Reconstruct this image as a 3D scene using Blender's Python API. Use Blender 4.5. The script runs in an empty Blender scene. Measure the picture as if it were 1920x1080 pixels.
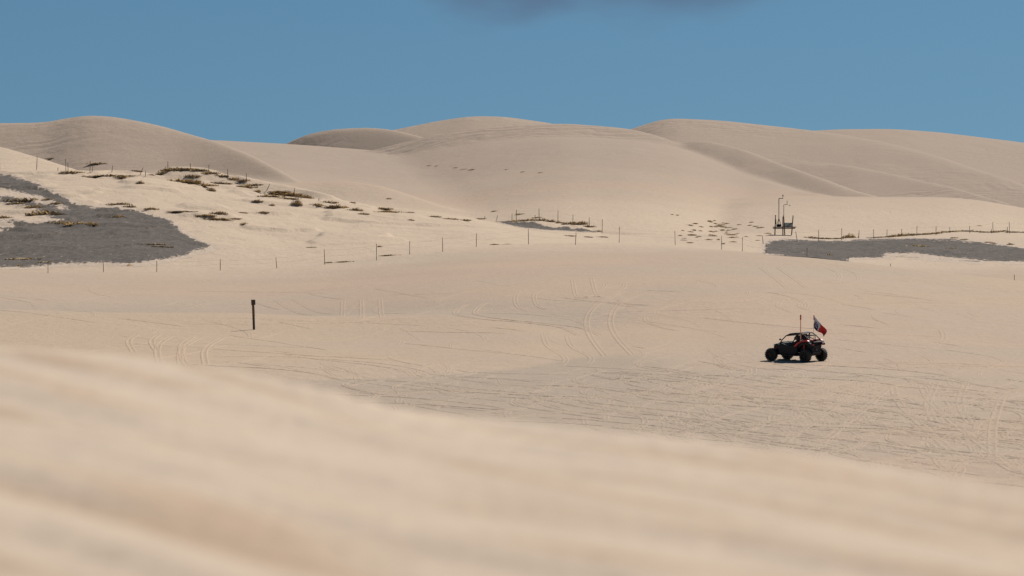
import bpy, bmesh, math, random
import numpy as np
from mathutils import Vector, Matrix

random.seed(7)
rng = np.random.default_rng(7)
scene = bpy.context.scene
COL = scene.collection

# ------------------------------------------------------------------ camera, sky, sun, exposure
F = 7200.0                      # focal length in photo pixels (135 mm on a 36 mm sensor, 1920 px)
HORIZON = 400.0                 # row of eye level in the photograph
PITCH = math.atan((540.0 - HORIZON) / F)
cam_d = bpy.data.cameras.new('camera')
cam_d.lens = 135; cam_d.sensor_width = 36
cam_d.clip_start = 0.1; cam_d.clip_end = 20000
cam_d.dof.use_dof = True; cam_d.dof.focus_distance = 290; cam_d.dof.aperture_fstop = 2.5
cam = bpy.data.objects.new('camera', cam_d); COL.objects.link(cam)
cam.location = (0, 0, 0); cam.rotation_euler = (math.pi / 2 - PITCH, 0, 0)
scene.camera = cam

SUN_AZ = math.radians(42)       # to the right of the viewing direction, beyond the scene
SUN_EL = math.radians(47)
world = bpy.data.worlds.new('World'); scene.world = world; world.use_nodes = True
wn = world.node_tree.nodes; wl = world.node_tree.links; wn.clear()
def W(t, **k):
    n = wn.new(t)
    for a, b in k.items(): setattr(n, a, b)
    return n
geo = W('ShaderNodeTexCoord')
mp = W('ShaderNodeVectorMath', operation='ADD'); mp.inputs[1].default_value = (0, 0, 0.115)
nrm = W('ShaderNodeVectorMath', operation='NORMALIZE')
sky = W('ShaderNodeTexSky', sky_type='NISHITA')
sky.sun_disc = False; sky.sun_elevation = SUN_EL; sky.sun_rotation = SUN_AZ
sky.air_density = 1.0; sky.dust_density = 0.6; sky.ozone_density = 1.5
tint = W('ShaderNodeMix', data_type='RGBA', blend_type='MULTIPLY'); tint.inputs[0].default_value = 1
tint.inputs[7].default_value = (0.362, 0.552, 0.655, 1)
bg = W('ShaderNodeBackground'); bg.inputs[1].default_value = 0.08
out = W('ShaderNodeOutputWorld')
wl.new(geo.outputs['Generated'], mp.inputs[0]); wl.new(mp.outputs[0], nrm.inputs[0])
wl.new(nrm.outputs[0], sky.inputs[0]); wl.new(sky.outputs[0], tint.inputs[6])
# dusky cloud drifting over the dunes, soft-edged, in sky directions
sep = W('ShaderNodeSeparateXYZ'); wl.new(geo.outputs['Generated'], sep.inputs[0])
cn = W('ShaderNodeTexNoise'); cn.inputs['Scale'].default_value = 24; cn.inputs['Detail'].default_value = 3
cn.inputs['Roughness'].default_value = 0.55
cm = W('ShaderNodeMapping'); cm.inputs['Scale'].default_value = (1, 1, 2.2)
wl.new(geo.outputs['Generated'], cm.inputs[0]); wl.new(cm.outputs[0], cn.inputs[0])
def M(op, a, b=None, c=None, clamp=False):
    n = W('ShaderNodeMath', operation=op); n.use_clamp = clamp
    for i, v in enumerate((a, b, c)):
        if v is None: continue
        if isinstance(v, (int, float)): n.inputs[i].default_value = v
        else: wl.new(v, n.inputs[i])
    return n.outputs[0]
ax = M('DIVIDE', M('SUBTRACT', sep.outputs[0], 0.0255), 0.062)
az = M('DIVIDE', M('SUBTRACT', sep.outputs[2], 0.073), 0.027)
d2 = M('ADD', M('MULTIPLY', ax, ax), M('MULTIPLY', az, az))
field = M('ADD', M('SUBTRACT', 1.0, d2), M('MULTIPLY', M('SUBTRACT', cn.outputs[0], 0.5), 1.6))
mr = W('ShaderNodeMapRange', interpolation_type='SMOOTHSTEP')
mr.inputs[1].default_value = -0.15; mr.inputs[2].default_value = 1.0
mr.inputs[3].default_value = 0.0; mr.inputs[4].default_value = 0.85
wl.new(field, mr.inputs[0])
cmix = W('ShaderNodeMix', data_type='RGBA')
cmix.inputs[7].default_value = (1.15, 1.55, 2.5, 1)
wl.new(mr.outputs[0], cmix.inputs[0]); wl.new(tint.outputs[2], cmix.inputs[6])
wl.new(cmix.outputs[2], bg.inputs[0]); wl.new(bg.outputs[0], out.inputs[0])

sd = bpy.data.lights.new('sun', 'SUN'); sd.energy = 4.8; sd.angle = math.radians(0.6); sd.color = (1.0, 0.944, 0.896)
sun = bpy.data.objects.new('sun', sd); COL.objects.link(sun)
S = Vector((math.sin(SUN_AZ) * math.cos(SUN_EL), math.cos(SUN_AZ) * math.cos(SUN_EL), math.sin(SUN_EL)))
sun.rotation_euler = (-S).to_track_quat('-Z', 'Y').to_euler(); sun.location = (60, 60, 120)
vs = scene.view_settings
vs.view_transform = 'Standard'; vs.look = 'None'; vs.exposure = 0.05; vs.gamma = 1; vs.use_curve_mapping = False

# ------------------------------------------------------------------ helpers
def tag(o, label=None, cat=None, group=None, kind=None):
    if label: o['label'] = label
    if cat: o['category'] = cat
    if group: o['group'] = group
    if kind: o['kind'] = kind
    return o
def mesh_obj(name, verts, faces, mat=None, parent=None, smooth=False):
    me = bpy.data.meshes.new(name); me.from_pydata([tuple(v) for v in verts], [], faces); me.update()
    if mat: me.materials.append(mat)
    if smooth: me.polygons.foreach_set('use_smooth', [True] * len(me.polygons))
    o = bpy.data.objects.new(name, me); COL.objects.link(o)
    if parent: o.parent = parent
    return o
def bm_obj(name, bm, mat, parent=None, smooth=False, bevel=0):
    bmesh.ops.recalc_face_normals(bm, faces=bm.faces)
    me = bpy.data.meshes.new(name); bm.to_mesh(me); bm.free()
    me.materials.append(mat)
    if smooth: me.polygons.foreach_set('use_smooth', [True] * len(me.polygons))
    o = bpy.data.objects.new(name, me); COL.objects.link(o)
    if parent: o.parent = parent
    if bevel:
        m = o.modifiers.new('bevel', 'BEVEL'); m.width = bevel; m.segments = 2; m.limit_method = 'ANGLE'
    return o
def empty(name, loc, rz=0):
    o = bpy.data.objects.new(name, None); COL.objects.link(o)
    o.empty_display_size = 0.2; o.location = loc; o.rotation_euler = (0, 0, rz); return o

def lattice(ix, iy, seed):
    h = (ix.astype(np.int64) * 374761393 + iy.astype(np.int64) * 668265263 + seed * 1442695041) & 0xFFFFFFFF
    h = ((h ^ (h >> 13)) * 1274126177) & 0xFFFFFFFF
    h = (h ^ (h >> 16)) & 0xFFFFFFFF
    return h / 4294967295.0
def vnoise(x, y, seed=0):
    ix = np.floor(x); iy = np.floor(y); fx = x - ix; fy = y - iy
    fx = fx * fx * fx * (fx * (fx * 6 - 15) + 10); fy = fy * fy * fy * (fy * (fy * 6 - 15) + 10)
    a = lattice(ix, iy, seed); b = lattice(ix + 1, iy, seed); c = lattice(ix, iy + 1, seed); d = lattice(ix + 1, iy + 1, seed)
    return (a + (b - a) * fx) * (1 - fy) + (c + (d - c) * fx) * fy - 0.5
def fbm(x, y, seed=0, oct=3):
    s = 0; a = 1.0
    for i in range(oct):
        s = s + a * vnoise(x * 2 ** i + 17.3 * i, y * 2 ** i - 9.1 * i, seed + i); a *= 0.5
    return s

# ------------------------------------------------------------------ materials
def new_mat(name):
    m = bpy.data.materials.new(name); m.use_nodes = True
    nt = m.node_tree; nt.nodes.clear()
    b = nt.nodes.new('ShaderNodeBsdfPrincipled'); o = nt.nodes.new('ShaderNodeOutputMaterial')
    nt.links.new(b.outputs[0], o.inputs[0]); return m, nt, b
def simple(name, col, rough=0.6, metal=0.0, var=0.15, scale=30, bump=0.0):
    m, nt, b = new_mat(name); N = nt.nodes; L = nt.links
    tc = N.new('ShaderNodeTexCoord'); no = N.new('ShaderNodeTexNoise'); no.inputs['Scale'].default_value = scale
    no.inputs['Detail'].default_value = 4
    L.new(tc.outputs['Object'], no.inputs[0])
    r = N.new('ShaderNodeMix'); r.data_type = 'RGBA'
    r.inputs[6].default_value = (*[c * (1 - var) for c in col], 1); r.inputs[7].default_value = (*[min(1, c * (1 + var)) for c in col], 1)
    L.new(no.outputs[0], r.inputs[0]); L.new(r.outputs[2], b.inputs['Base Color'])
    b.inputs['Roughness'].default_value = rough; b.inputs['Metallic'].default_value = metal
    if bump:
        bp = N.new('ShaderNodeBump'); bp.inputs['Distance'].default_value = bump; L.new(no.outputs[0], bp.inputs['Height'])
        L.new(bp.outputs[0], b.inputs['Normal'])
    return m

def sand_material():
    m, nt, b = new_mat('sand'); N = nt.nodes; L = nt.links
    tc = N.new('ShaderNodeTexCoord')
    def noise(scale, detail=4, rough=0.55, stretch=(1, 1, 1), rot=0.0, dist=0.0):
        mpn = N.new('ShaderNodeMapping'); mpn.inputs['Scale'].default_value = stretch; mpn.inputs['Rotation'].default_value = (0, 0, rot)
        L.new(tc.outputs['Object'], mpn.inputs[0])
        n = N.new('ShaderNodeTexNoise'); n.inputs['Scale'].default_value = scale; n.inputs['Detail'].default_value = detail
        n.inputs['Roughness'].default_value = rough; n.inputs['Distortion'].default_value = dist
        L.new(mpn.outputs[0], n.inputs[0]); return n.outputs[0]
    def mix(f, a, c):
        x = N.new('ShaderNodeMix'); x.data_type = 'RGBA'
        L.new(f, x.inputs[0])
        for i, v in ((6, a), (7, c)):
            if isinstance(v, tuple): x.inputs[i].default_value = (*v, 1)
            else: L.new(v, x.inputs[i])
        return x.outputs[2]
    def ramp(f, lo, hi, a=0.0, c=1.0):
        x = N.new('ShaderNodeMapRange'); x.interpolation_type = 'SMOOTHSTEP'
        x.inputs[1].default_value = lo; x.inputs[2].default_value = hi; x.inputs[3].default_value = a; x.inputs[4].default_value = c
        L.new(f, x.inputs[0]); return x.outputs[0]
    big = ramp(noise(0.012, 3), 0.35, 0.65)
    mid = ramp(noise(0.045, 4, stretch=(0.6, 1, 1)), 0.35, 0.68)
    fine = noise(1.3, 5, 0.65)
    grain = noise(14, 3, 0.7)
    c1 = mix(big, (0.458, 0.346, 0.236), (0.468, 0.340, 0.240))       # warm tan to slightly rosy
    c2 = mix(mid, c1, (0.430, 0.336, 0.243))                           # greyer drifts
    # cloud shade painted as colour: far dunes darker, greyer; fenced and near sand paler
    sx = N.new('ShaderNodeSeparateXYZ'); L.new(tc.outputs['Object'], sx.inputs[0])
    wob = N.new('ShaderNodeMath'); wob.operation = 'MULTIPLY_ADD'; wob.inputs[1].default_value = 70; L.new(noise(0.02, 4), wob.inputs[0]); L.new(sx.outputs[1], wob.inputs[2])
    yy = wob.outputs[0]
    def mul_(a, c):
        x = N.new('ShaderNodeMath'); x.operation = 'MULTIPLY'; L.new(a, x.inputs[0]); L.new(c, x.inputs[1]); return x.outputs[0]
    fenced = mul_(ramp(yy, 370, 400), ramp(yy, 500, 570, 1.0, 0.0))
    c2 = mix(fenced, c2, (0.520, 0.405, 0.288))
    shade_attr = N.new('ShaderNodeAttribute'); shade_attr.attribute_name = 'churn_shade'
    c2 = mix(shade_attr.outputs['Fac'], c2, (0.382, 0.302, 0.222))          # shade in the churned sand of the driving flat, painted as greyer colour
    r1 = N.new('ShaderNodeMapping'); r1.inputs['Rotation'].default_value = (0, 0, 1.12); L.new(tc.outputs['Object'], r1.inputs[0])
    r2 = N.new('ShaderNodeMapping'); r2.inputs['Scale'].default_value = (0.40, 3.2, 1.0); L.new(r1.outputs[0], r2.inputs[0])
    rn = N.new('ShaderNodeTexNoise'); rn.inputs['Scale'].default_value = 1.0; rn.inputs['Detail'].default_value = 4; L.new(r2.outputs[0], rn.inputs[0])
    near_c = mix(ramp(rn.outputs[0], 0.48, 0.68), (0.530, 0.422, 0.309), (0.455, 0.330, 0.222))   # coarse orange grains gather in the ripple troughs
    c2 = mix(ramp(yy, 60, 150, 1.0, 0.0), c2, near_c)
    c2 = mix(ramp(yy, 520, 640), c2, (0.378, 0.292, 0.216))  # presumed cloud shadow over the far dunes, put into their colour
    dark = mix(fine, (0.90, 0.89, 0.88), (1.08, 1.08, 1.08))
    mul = N.new('ShaderNodeMix'); mul.data_type = 'RGBA'; mul.blend_type = 'MULTIPLY'; mul.inputs[0].default_value = 1
    L.new(c2, mul.inputs[6]); L.new(dark, mul.inputs[7])
    dark2 = mix(grain, (0.93, 0.93, 0.93), (1.06, 1.06, 1.06))
    mul2 = N.new('ShaderNodeMix'); mul2.data_type = 'RGBA'; mul2.blend_type = 'MULTIPLY'; mul2.inputs[0].default_value = 1
    L.new(mul.outputs[2], mul2.inputs[6]); L.new(dark2, mul2.inputs[7])
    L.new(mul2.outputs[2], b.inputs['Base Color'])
    b.inputs['Roughness'].default_value = 0.95; b.inputs['Specular IOR Level'].default_value = 0.15
    # relief: churned hummocks, wind ripples, grain
    def bump(h, dist, prev=None, strength=None):
        x = N.new('ShaderNodeBump'); x.inputs['Distance'].default_value = dist
        L.new(h, x.inputs['Height'])
        if strength is not None: L.new(strength, x.inputs['Strength'])
        if prev is not None: L.new(prev, x.inputs['Normal'])
        return x.outputs[0]
    n1 = bump(noise(0.55, 5, 0.6), 0.20, None, ramp(noise(0.018, 2), 0.38, 0.62, 0.2, 0.8))
    wv = N.new('ShaderNodeTexWave'); wv.wave_type = 'BANDS'; wv.bands_direction = 'Y'
    wv.inputs['Scale'].default_value = 0.06; wv.inputs['Distortion'].default_value = 14; wv.inputs['Detail'].default_value = 3
    wv.inputs['Detail Scale'].default_value = 1.6
    L.new(tc.outputs['Object'], wv.inputs[0])
    n2 = bump(wv.outputs[1], 0.30, n1, mul_(ramp(yy, 560, 640), ramp(noise(0.009, 2), 0.47, 0.6, 0.0, 0.4)))
    n5 = bump(noise(0.15, 2, 0.5, (1, 0.55, 1), 0.5, 0.6), 0.4, n2, mul_(ramp(yy, 590, 660), ramp(noise(0.011, 2), 0.42, 0.58, 0.0, 0.9)))
    churn = mul_(ramp(yy, 130, 160), ramp(yy, 250, 330, 1.0, 0.6))
    n6 = bump(noise(1.7, 4, 0.6, (1, 1, 1), 0.0, 0.8), 0.10, n5, mul_(churn, ramp(noise(0.05, 3), 0.35, 0.6, 0.25, 1.0)))
    n7 = bump(noise(0.7, 5, 0.65, (1, .6, 1), 0.3, 0.5), 0.16, n6, fenced)
    n3 = bump(noise(2.6, 4, 0.6), 0.045, n7)
    n4 = bump(noise(11, 3, 0.6), 0.006, n3)
    L.new(n4, b.inputs['Normal'])
    return m
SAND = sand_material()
def gravel_material():
    m, nt, b = new_mat('grey_gravel'); N = nt.nodes; L = nt.links
    tc = N.new('ShaderNodeTexCoord'); at = N.new('ShaderNodeAttribute'); at.attribute_name = 'cover'
    def noise(scale, detail, stretch):
        mpn = N.new('ShaderNodeMapping'); mpn.inputs['Scale'].default_value = stretch; L.new(tc.outputs['Object'], mpn.inputs[0])
        n = N.new('ShaderNodeTexNoise'); n.inputs['Scale'].default_value = scale; n.inputs['Detail'].default_value = detail; n.inputs['Roughness'].default_value = .65
        L.new(mpn.outputs[0], n.inputs[0]); return n.outputs[0]
    n1 = noise(1.4, 5, (1, .5, 1)); n2 = noise(.16, 4, (1, .5, 1)); n3 = noise(2.4, 5, (1, .35, 1))
    def mix(f, a, c):
        x = N.new('ShaderNodeMix'); x.data_type = 'RGBA'; L.new(f, x.inputs[0])
        for k, v in ((6, a), (7, c)):
            if isinstance(v, tuple): x.inputs[k].default_value = (*v, 1)
            else: L.new(v, x.inputs[k])
        return x.outputs[2]
    def ramp(f, lo, hi):
        x = N.new('ShaderNodeMapRange'); x.inputs[1].default_value = lo; x.inputs[2].default_value = hi; L.new(f, x.inputs[0]); return x.outputs[0]
    c = mix(ramp(n1, .3, .7), (0.074, 0.061, 0.049), (0.148, 0.124, 0.100))
    c = mix(ramp(n2, .45, .75), c, (0.140, 0.118, 0.096))
    # sand blown in between the stones, thicker towards the margins
    th = N.new('ShaderNodeMath'); th.operation = 'ADD'; L.new(n3, th.inputs[0])
    sc = N.new('ShaderNodeMath'); sc.operation = 'MULTIPLY_ADD'; sc.inputs[1].default_value = -.60; sc.inputs[2].default_value = .52; L.new(at.outputs['Fac'], sc.inputs[0]); L.new(sc.outputs[0], th.inputs[1])
    c = mix(ramp(th.outputs[0], .56, .66), c, (0.500, 0.392, 0.290))
    L.new(c, b.inputs['Base Color']); b.inputs['Roughness'].default_value = .95; b.inputs['Specular IOR Level'].default_value = .15
    bp = N.new('ShaderNodeBump'); bp.inputs['Distance'].default_value = .22; L.new(n1, bp.inputs['Height']); L.new(bp.outputs[0], b.inputs['Normal'])
    return m
GRAVEL = gravel_material()
WOOD = simple('weathered_wood', (0.17, 0.13, 0.095), 0.85, 0, 0.4, 9)
DARKWOOD = simple('dark_stained_wood', (0.07, 0.05, 0.037), 0.8, 0, 0.4, 9)
RUSTWOOD = simple('bare_brown_wood', (0.16, 0.085, 0.03), 0.8, 0, 0.4, 9)
STEEL = simple('dull_steel', (0.12, 0.11, 0.10), 0.5, 0.6, 0.2, 20)
BRUSH = simple('dry_brown_brush', (0.27, 0.20, 0.125), 0.9, 0, 0.5, 3)
def vary(m, other):
    nt = m.node_tree; b = next(n for n in nt.nodes if n.type == 'BSDF_PRINCIPLED'); src = b.inputs['Base Color'].links[0].from_socket
    oi = nt.nodes.new('ShaderNodeObjectInfo'); mx = nt.nodes.new('ShaderNodeMix'); mx.data_type = 'RGBA'
    pw = nt.nodes.new('ShaderNodeMath'); pw.operation = 'POWER'; pw.inputs[1].default_value = 2.2
    nt.links.new(oi.outputs['Random'], pw.inputs[0]); nt.links.new(pw.outputs[0], mx.inputs[0]); nt.links.new(src, mx.inputs[6]); mx.inputs[7].default_value = (*other, 1)
    nt.links.new(mx.outputs[2], b.inputs['Base Color'])
vary(BRUSH, (0.46, 0.34, 0.17))
STRAW = simple('yellow_straw', (0.66, 0.44, 0.15), 0.9, 0, 0.35, 3)
BLACKPL = simple('black_plastic', (0.009, 0.009, 0.010), 0.75, 0, 0.4, 12)
BLACKMET = simple('black_powder_coat', (0.012, 0.012, 0.013), 0.6, 0.0, 0.2, 12)
RUBBER = simple('dusty_tyre_rubber', (0.028, 0.026, 0.025), 0.8, 0, 0.35, 18)
RIMMAT = simple('bronze_rim', (0.035, 0.03, 0.022), 0.6, 0.3, 0.3, 12)
RED = simple('red_paint', (0.42, 0.022, 0.018), 0.3, 0, 0.12, 6)
WHITEP = simple('white_paint', (0.75, 0.75, 0.74), 0.4, 0, 0.05, 6)
ORANGE = simple('orange_whip', (0.95, 0.46, 0.28), 0.4, 0, 0.1, 6)
FLAGBLUE = simple('flag_dark_cloth', (0.016, 0.018, 0.03), 0.8, 0, 0.3, 6)
FLAGWHITE = simple('flag_white_cloth', (0.68, 0.67, 0.72), 0.8, 0, 0.1, 6)
FLAGRED = simple('flag_red_cloth', (0.46, 0.022, 0.028), 0.8, 0, 0.15, 6)
CLOTH = simple('dark_clothing', (0.02, 0.02, 0.024), 0.85, 0, 0.3, 12)
HELMET = simple('helmet_shell', (0.02, 0.02, 0.022), 0.25, 0, 0.2, 6)
SEATMAT = simple('seat_vinyl', (0.025, 0.024, 0.024), 0.55, 0, 0.2, 10)
PANEL = simple('green_grey_box_paint', (0.04, 0.042, 0.032), 0.9, 0, 0.2, 8)

# ------------------------------------------------------------------ terrain: dunes as crest lines with slopes
def zpix(y, Y): return -(np.asarray(y) - HORIZON) / F * np.asarray(Y)
# each crest: (column, row, distance in m, front slope)
LAYERS = []
def layer(pts, r=3.0, sb=0.2, k=0.5, fslope=0.2):
    p = np.array([q if len(q) == 4 else (*q, fslope) for q in pts], float)
    LAYERS.append((p, r, sb, k))
# near plain rising to its own far edge
layer([(-900,500,345,.040),(0,508,345,.044),(200,512,345,.046),(400,512,345,.046),(520,505,350,.046),(600,499,352,.046),(700,489,355,.046),(800,474,360,.046),
       (900,464,362,.046),(1000,458,362,.047),(1150,456,360,.047),(1300,462,352,.046),(1440,474,340,.045),(1600,490,330,.043),(1750,507,322,.042),(1920,526,315,.040),(2700,590,300,.03)], 10, .10, 1.0)
# fenced slope behind it
layer([(-900,318,455,.105),(0,319,455,.105),(130,321,452,.105),(250,327,450,.1),(340,338,448,.095),(440,350,446,.09),(560,370,440,.08),(660,385,435,.07),(760,398,430,.06),
       (900,411,426,.05),(1000,424,424,.04),(1130,438,424,.03),(1300,440,430,.03),(1450,440,436,.034),(1600,441,440,.036),(1750,438,440,.036),(1920,434,440,.038),(2700,430,440,.04)], 8, .03, .6)
# hummock with brush along the upper fence
layer([(270,372,446),(295,334,446),(312,317,446),(360,317,446),(420,326,445),(470,337,443),(560,356,438),(640,378,434),(720,402,430)], 1.2, .35, .3, .34)
# little hummocks in the middle
layer([(900,416,424),(925,412,424),(970,414,424),(1005,411,424),(1040,415,424),(1060,421,424),(1085,419,424),(1110,426,424),(1135,440,424)], .8, .4, .25, .25)
# bright lobe upper left
layer([(-900,200,540),(-200,250,505),(0,272,495),(60,290,490),(115,307,484),(180,330,480),(260,360,475)], 4, .25, .5, .16)
# pale lobe left of centre
layer([(380,372,500),(450,356,512),(500,346,520),(560,340,524),(640,337,524),(720,347,520),(800,372,512),(870,397,500),(930,411,492),(1000,424,484),(1100,445,470)], 5, .2, .5, .20)
# big left dune
layer([(-900,215,640),(-200,235,625),(0,231,615),(90,230,612),(120,221,610),(170,215,610),(215,217,608),(280,228,604),(350,247,598),(400,262,590),(450,281,578),(500,306,562),(560,338,545),(620,372,530)], 4, .30, .4, .27)
# long gentle shoulder behind it
layer([(200,262,730,.05),(380,263,730,.05),(530,269,725,.05),(650,280,715,.05),(760,289,705,.05),(850,297,695,.05),(950,309,680,.05),(1050,328,660,.05),(1200,370,620,.05)], 6, .12, .6)
# hump behind
layer([(450,300,815),(500,283,815),(530,269,812),(570,250,808),(610,240,805),(680,237,803),(740,243,800),(800,258,790),(860,280,780),(950,320,770)], 3, .3, .5, .48)
layer([(600,280,1050),(735,242,1050),(800,229,1050),(880,217,1050),(950,219,1050),(1050,233,1050),(1150,262,1050),(1250,300,1050)], 9, .25, .8, .2)
# rippled steeper brow of the central dune
layer([(640,300,690),(740,276,690),(800,259,686),(900,245,682),(990,237,680),(1060,234,680),(1130,238,678),(1180,242,676),(1230,253,670),(1290,275,660),(1350,310,650)], 3, .2, .5, .20)
# broad central dune
layer([(600,325,690,.070),(730,300,690,.070),(800,285,685,.070),(900,272,680,.070),(990,264,672,.070),(1060,260,668,.070),(1130,262,666,.070),(1180,264,664,.070),(1230,270,660,.070),(1280,280,656,.070),(1330,298,645,.07),
       (1400,330,615,.066),(1490,362,560,.058),(1600,376,535,.055),(1700,400,500,.05),(1900,440,470,.05)], 14, .2, .8)
layer([(1150,300,690),(1230,268,682),(1280,262,672),(1330,264,660),(1400,281,640),(1450,303,615),(1530,335,582),(1600,362,556),(1640,371,545),(1700,386,530),(1800,420,510)], 5, .22, .8, .165)
# low tan lobe at right
layer([(1080,425,520,.06),(1200,402,523,.06),(1300,386,525,.06),(1390,375,525,.06),(1480,370,522,.06),(1640,371,520,.058),(1780,374,516,.056),(1850,383,510,.055),(1920,397,500,.055),(2200,430,470,.05)], 3, .12, .4)
# right dunes
layer([(1100,262,860),(1180,240,858),(1220,224,855),(1250,217,853),(1330,220,848),(1430,230,842),(1500,239,836),(1560,247,828),(1640,263,815),(1750,294,790),(1850,325,765),(2000,370,730)], 7, .3, .7, .17)
layer([(1350,270,960),(1450,252,958),(1560,244,955),(1640,243,952),(1700,244,950),(1800,254,945),(1920,270,938),(2300,310,920),(2900,330,900)], 9, .25, .7, .13)
layer([(1330,325,740),(1440,304,742),(1500,300,738),(1600,307,720),(1700,329,692),(1800,352,664),(1920,386,625),(2100,430,560)], 4, .2, .5, .15)
layer([(1700,375,800),(1780,353,790),(1850,346,785),(1920,343,780),(2100,338,775),(2900,320,770)], 5, .2, .5, .16)

def smax(a, b, k):
    h = np.clip(0.5 + 0.5 * (a - b) / k, 0, 1)
    return b + (a - b) * h + k * h * (1 - h)
UD = np.arange(-3200, 5201, 4.0)
def curve(u, xs, ys, sig):
    """smooth curve through crest points"""
    d = np.interp(UD, xs, ys); n = int(3 * sig / 4); k = np.exp(-0.5 * (np.arange(-n, n + 1) * 4 / sig) ** 2); k /= k.sum()
    return np.interp(u, UD, np.convolve(np.pad(d, n, mode='edge'), k, 'valid'))
FGU = [-3000, -900, 0, 200, 400, 600, 800, 1000, 1200, 1400, 1600, 1800, 1920, 2700, 5000]
FGV = [600, 600, 648, 661, 690, 728, 764, 790, 811, 836, 866, 900, 921, 1050, 1100]
FGD = [18, 18, 18, 17.6, 17.2, 16.6, 16, 15.4, 14.8, 14.2, 13.6, 13, 12.6, 10, 10]
FOOT_U = [-900, 0, 300, 520, 800, 1000, 1090, 1200, 1500]; FOOT_Y = [185, 190, 196, 203, 211, 220, 228, 245, 300]
def terrain(t, Y):
    """height at lateral ratio t = X/Y and distance Y (camera eye level is z = 0)"""
    u = 960 + F * t
    X = t * Y
    z = np.interp(Y, [0, 60, 235, 300, 400, 500, 700, 1200, 2500, 9000], [-9.3, -9.2, -8.95, -8.4, -7, -4.5, -1, 3, 6, -20])
    # mound with the marker post, left of the middle; its foot meets the tracked flat
    foot = curve(u, [-900, 0, 300, 520, 800, 1000, 1090, 1200, 1500], [185, 190, 196, 203, 211, 220, 228, 245, 300], 50)
    crest = curve(u, [-900, 0, 500, 800, 1000, 1090, 1200], [262, 262, 262, 256, 246, 238, 250], 50)
    hgt = curve(u, [-900, 0, 500, 800, 1000, 1110, 1200], [1.5, 1.5, 1.35, 0.95, 0.45, 0.0, 0], 40)
    q = np.clip((Y - foot) / np.maximum(crest - foot, 1), 0, 1)
    back = np.clip((Y - crest) / 26, 0, 1)
    m = hgt * (q ** 0.62) * (1 - back * back * (3 - 2 * back))
    for i, (p, r, sb, k) in enumerate(LAYERS):
        Yc = curve(u, p[:, 0], p[:, 2], 60); Zc = curve(u, p[:, 0], zpix(p[:, 1], p[:, 2]), 9 if r < 2 else 55 if r == 10 else 20); sf = curve(u, p[:, 0], p[:, 3], 120)
        if p[0, 0] > -800: Zc = Zc - np.maximum(p[0, 0] - u, 0) / F * Yc * 0.45
        if p[-1, 0] < 2000: Zc = Zc - np.maximum(u - p[-1, 0], 0) / F * Yc * 0.45
        d = Yc - Y
        rr = np.sqrt(d * d + r * r) - r
        zi = Zc - np.where(d > 0, sf, sb) * rr - 0.25 * np.maximum(d - 225, 0)
        z = smax(zi, z, k)
        if i == 0: z = z + m
    # churned unevenness and broad swells
    far = np.clip((Y - 90) / 60, 0, 1)
    z = z + far * (0.35 * fbm(X / 38, Y / 38, 3, 2) + 0.10 * fbm(X / 7, Y / 9, 5, 2))
    ero = np.clip((Y - 362) / 18, 0, 1) * np.clip((468 - Y) / 25, 0, 1) * np.clip((960 - u) / 160, 0, 1)
    e1 = fbm(X / 8, Y / 6, 91, 3); led = np.clip((e1 - .05) * 7, 0, 1)
    z = z + ero * (0.30 * led + 0.40 * fbm(X / 11, Y / 9, 95, 2) + 0.10 * fbm(X / 2.2, Y / 2.5, 97, 2))
    farther = np.clip((Y - 430) / 80, 0, 1)
    z = z + farther * 0.9 * fbm(X / 70 + 3, Y / 70, 8, 2)
    # foreground dune shoulder close to the lens
    Df = curve(u, FGU, FGD, 80); Zf = zpix(curve(u, FGU, FGV, 60), Df)
    s = np.clip((Df - Y) / np.maximum(Df - 5, 1), 0, 1)
    zf = Zf + (-0.80 - Zf) * s * s * (3 - 2 * s)
    db = np.maximum(Y - Df, 0)
    zf = zf - 0.32 * (np.sqrt(db * db + 4) - 2)
    a = 1.12                      # wind ridges run across the slope, drifting down to the right
    xr = X * math.cos(a) - Y * math.sin(a); yr = X * math.sin(a) + Y * math.cos(a)
    near = np.clip((60 - Y) / 25, 0, 1)
    zf = zf + near * (0.040 * fbm(xr / 2.6, yr / 0.22, 21, 2) + 0.014 * vnoise(xr / 6.0, yr / 0.7, 31) + 0.03 * vnoise(xr / 7, yr / 3, 35))
    return smax(zf, z, 0.3)

tin = np.linspace(-0.148, 0.148, 560)
tout = 0.148 + (np.linspace(0, 1, 46)[1:] ** 2.2) * 3.0
TT = np.concatenate([-tout[::-1], tin, tout])
YY = np.concatenate([np.geomspace(0.6, 60, 230), np.linspace(60, 120, 42)[1:], np.linspace(120, 480, 560)[1:],
                     np.linspace(480, 1100, 400)[1:], np.geomspace(1100, 9000, 36)[1:]])
TG, YG = np.meshgrid(TT, YY)
ZG = np.zeros_like(TG)
for j0 in range(0, TG.shape[0], 100):
    ZG[j0:j0 + 100] = terrain(TG[j0:j0 + 100], YG[j0:j0 + 100])
XG = TG * YG
NR, NC = TG.shape
def build_grid(name, mat):
    co = np.stack([XG, YG, ZG], -1).reshape(-1, 3).astype(np.float32)
    i = np.arange(NR - 1)[:, None] * NC + np.arange(NC - 1)[None, :]
    quads = np.stack([i, i + 1, i + NC + 1, i + NC], -1).reshape(-1, 4).astype(np.int32)
    return raw_mesh(name, co, quads, mat)
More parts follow.
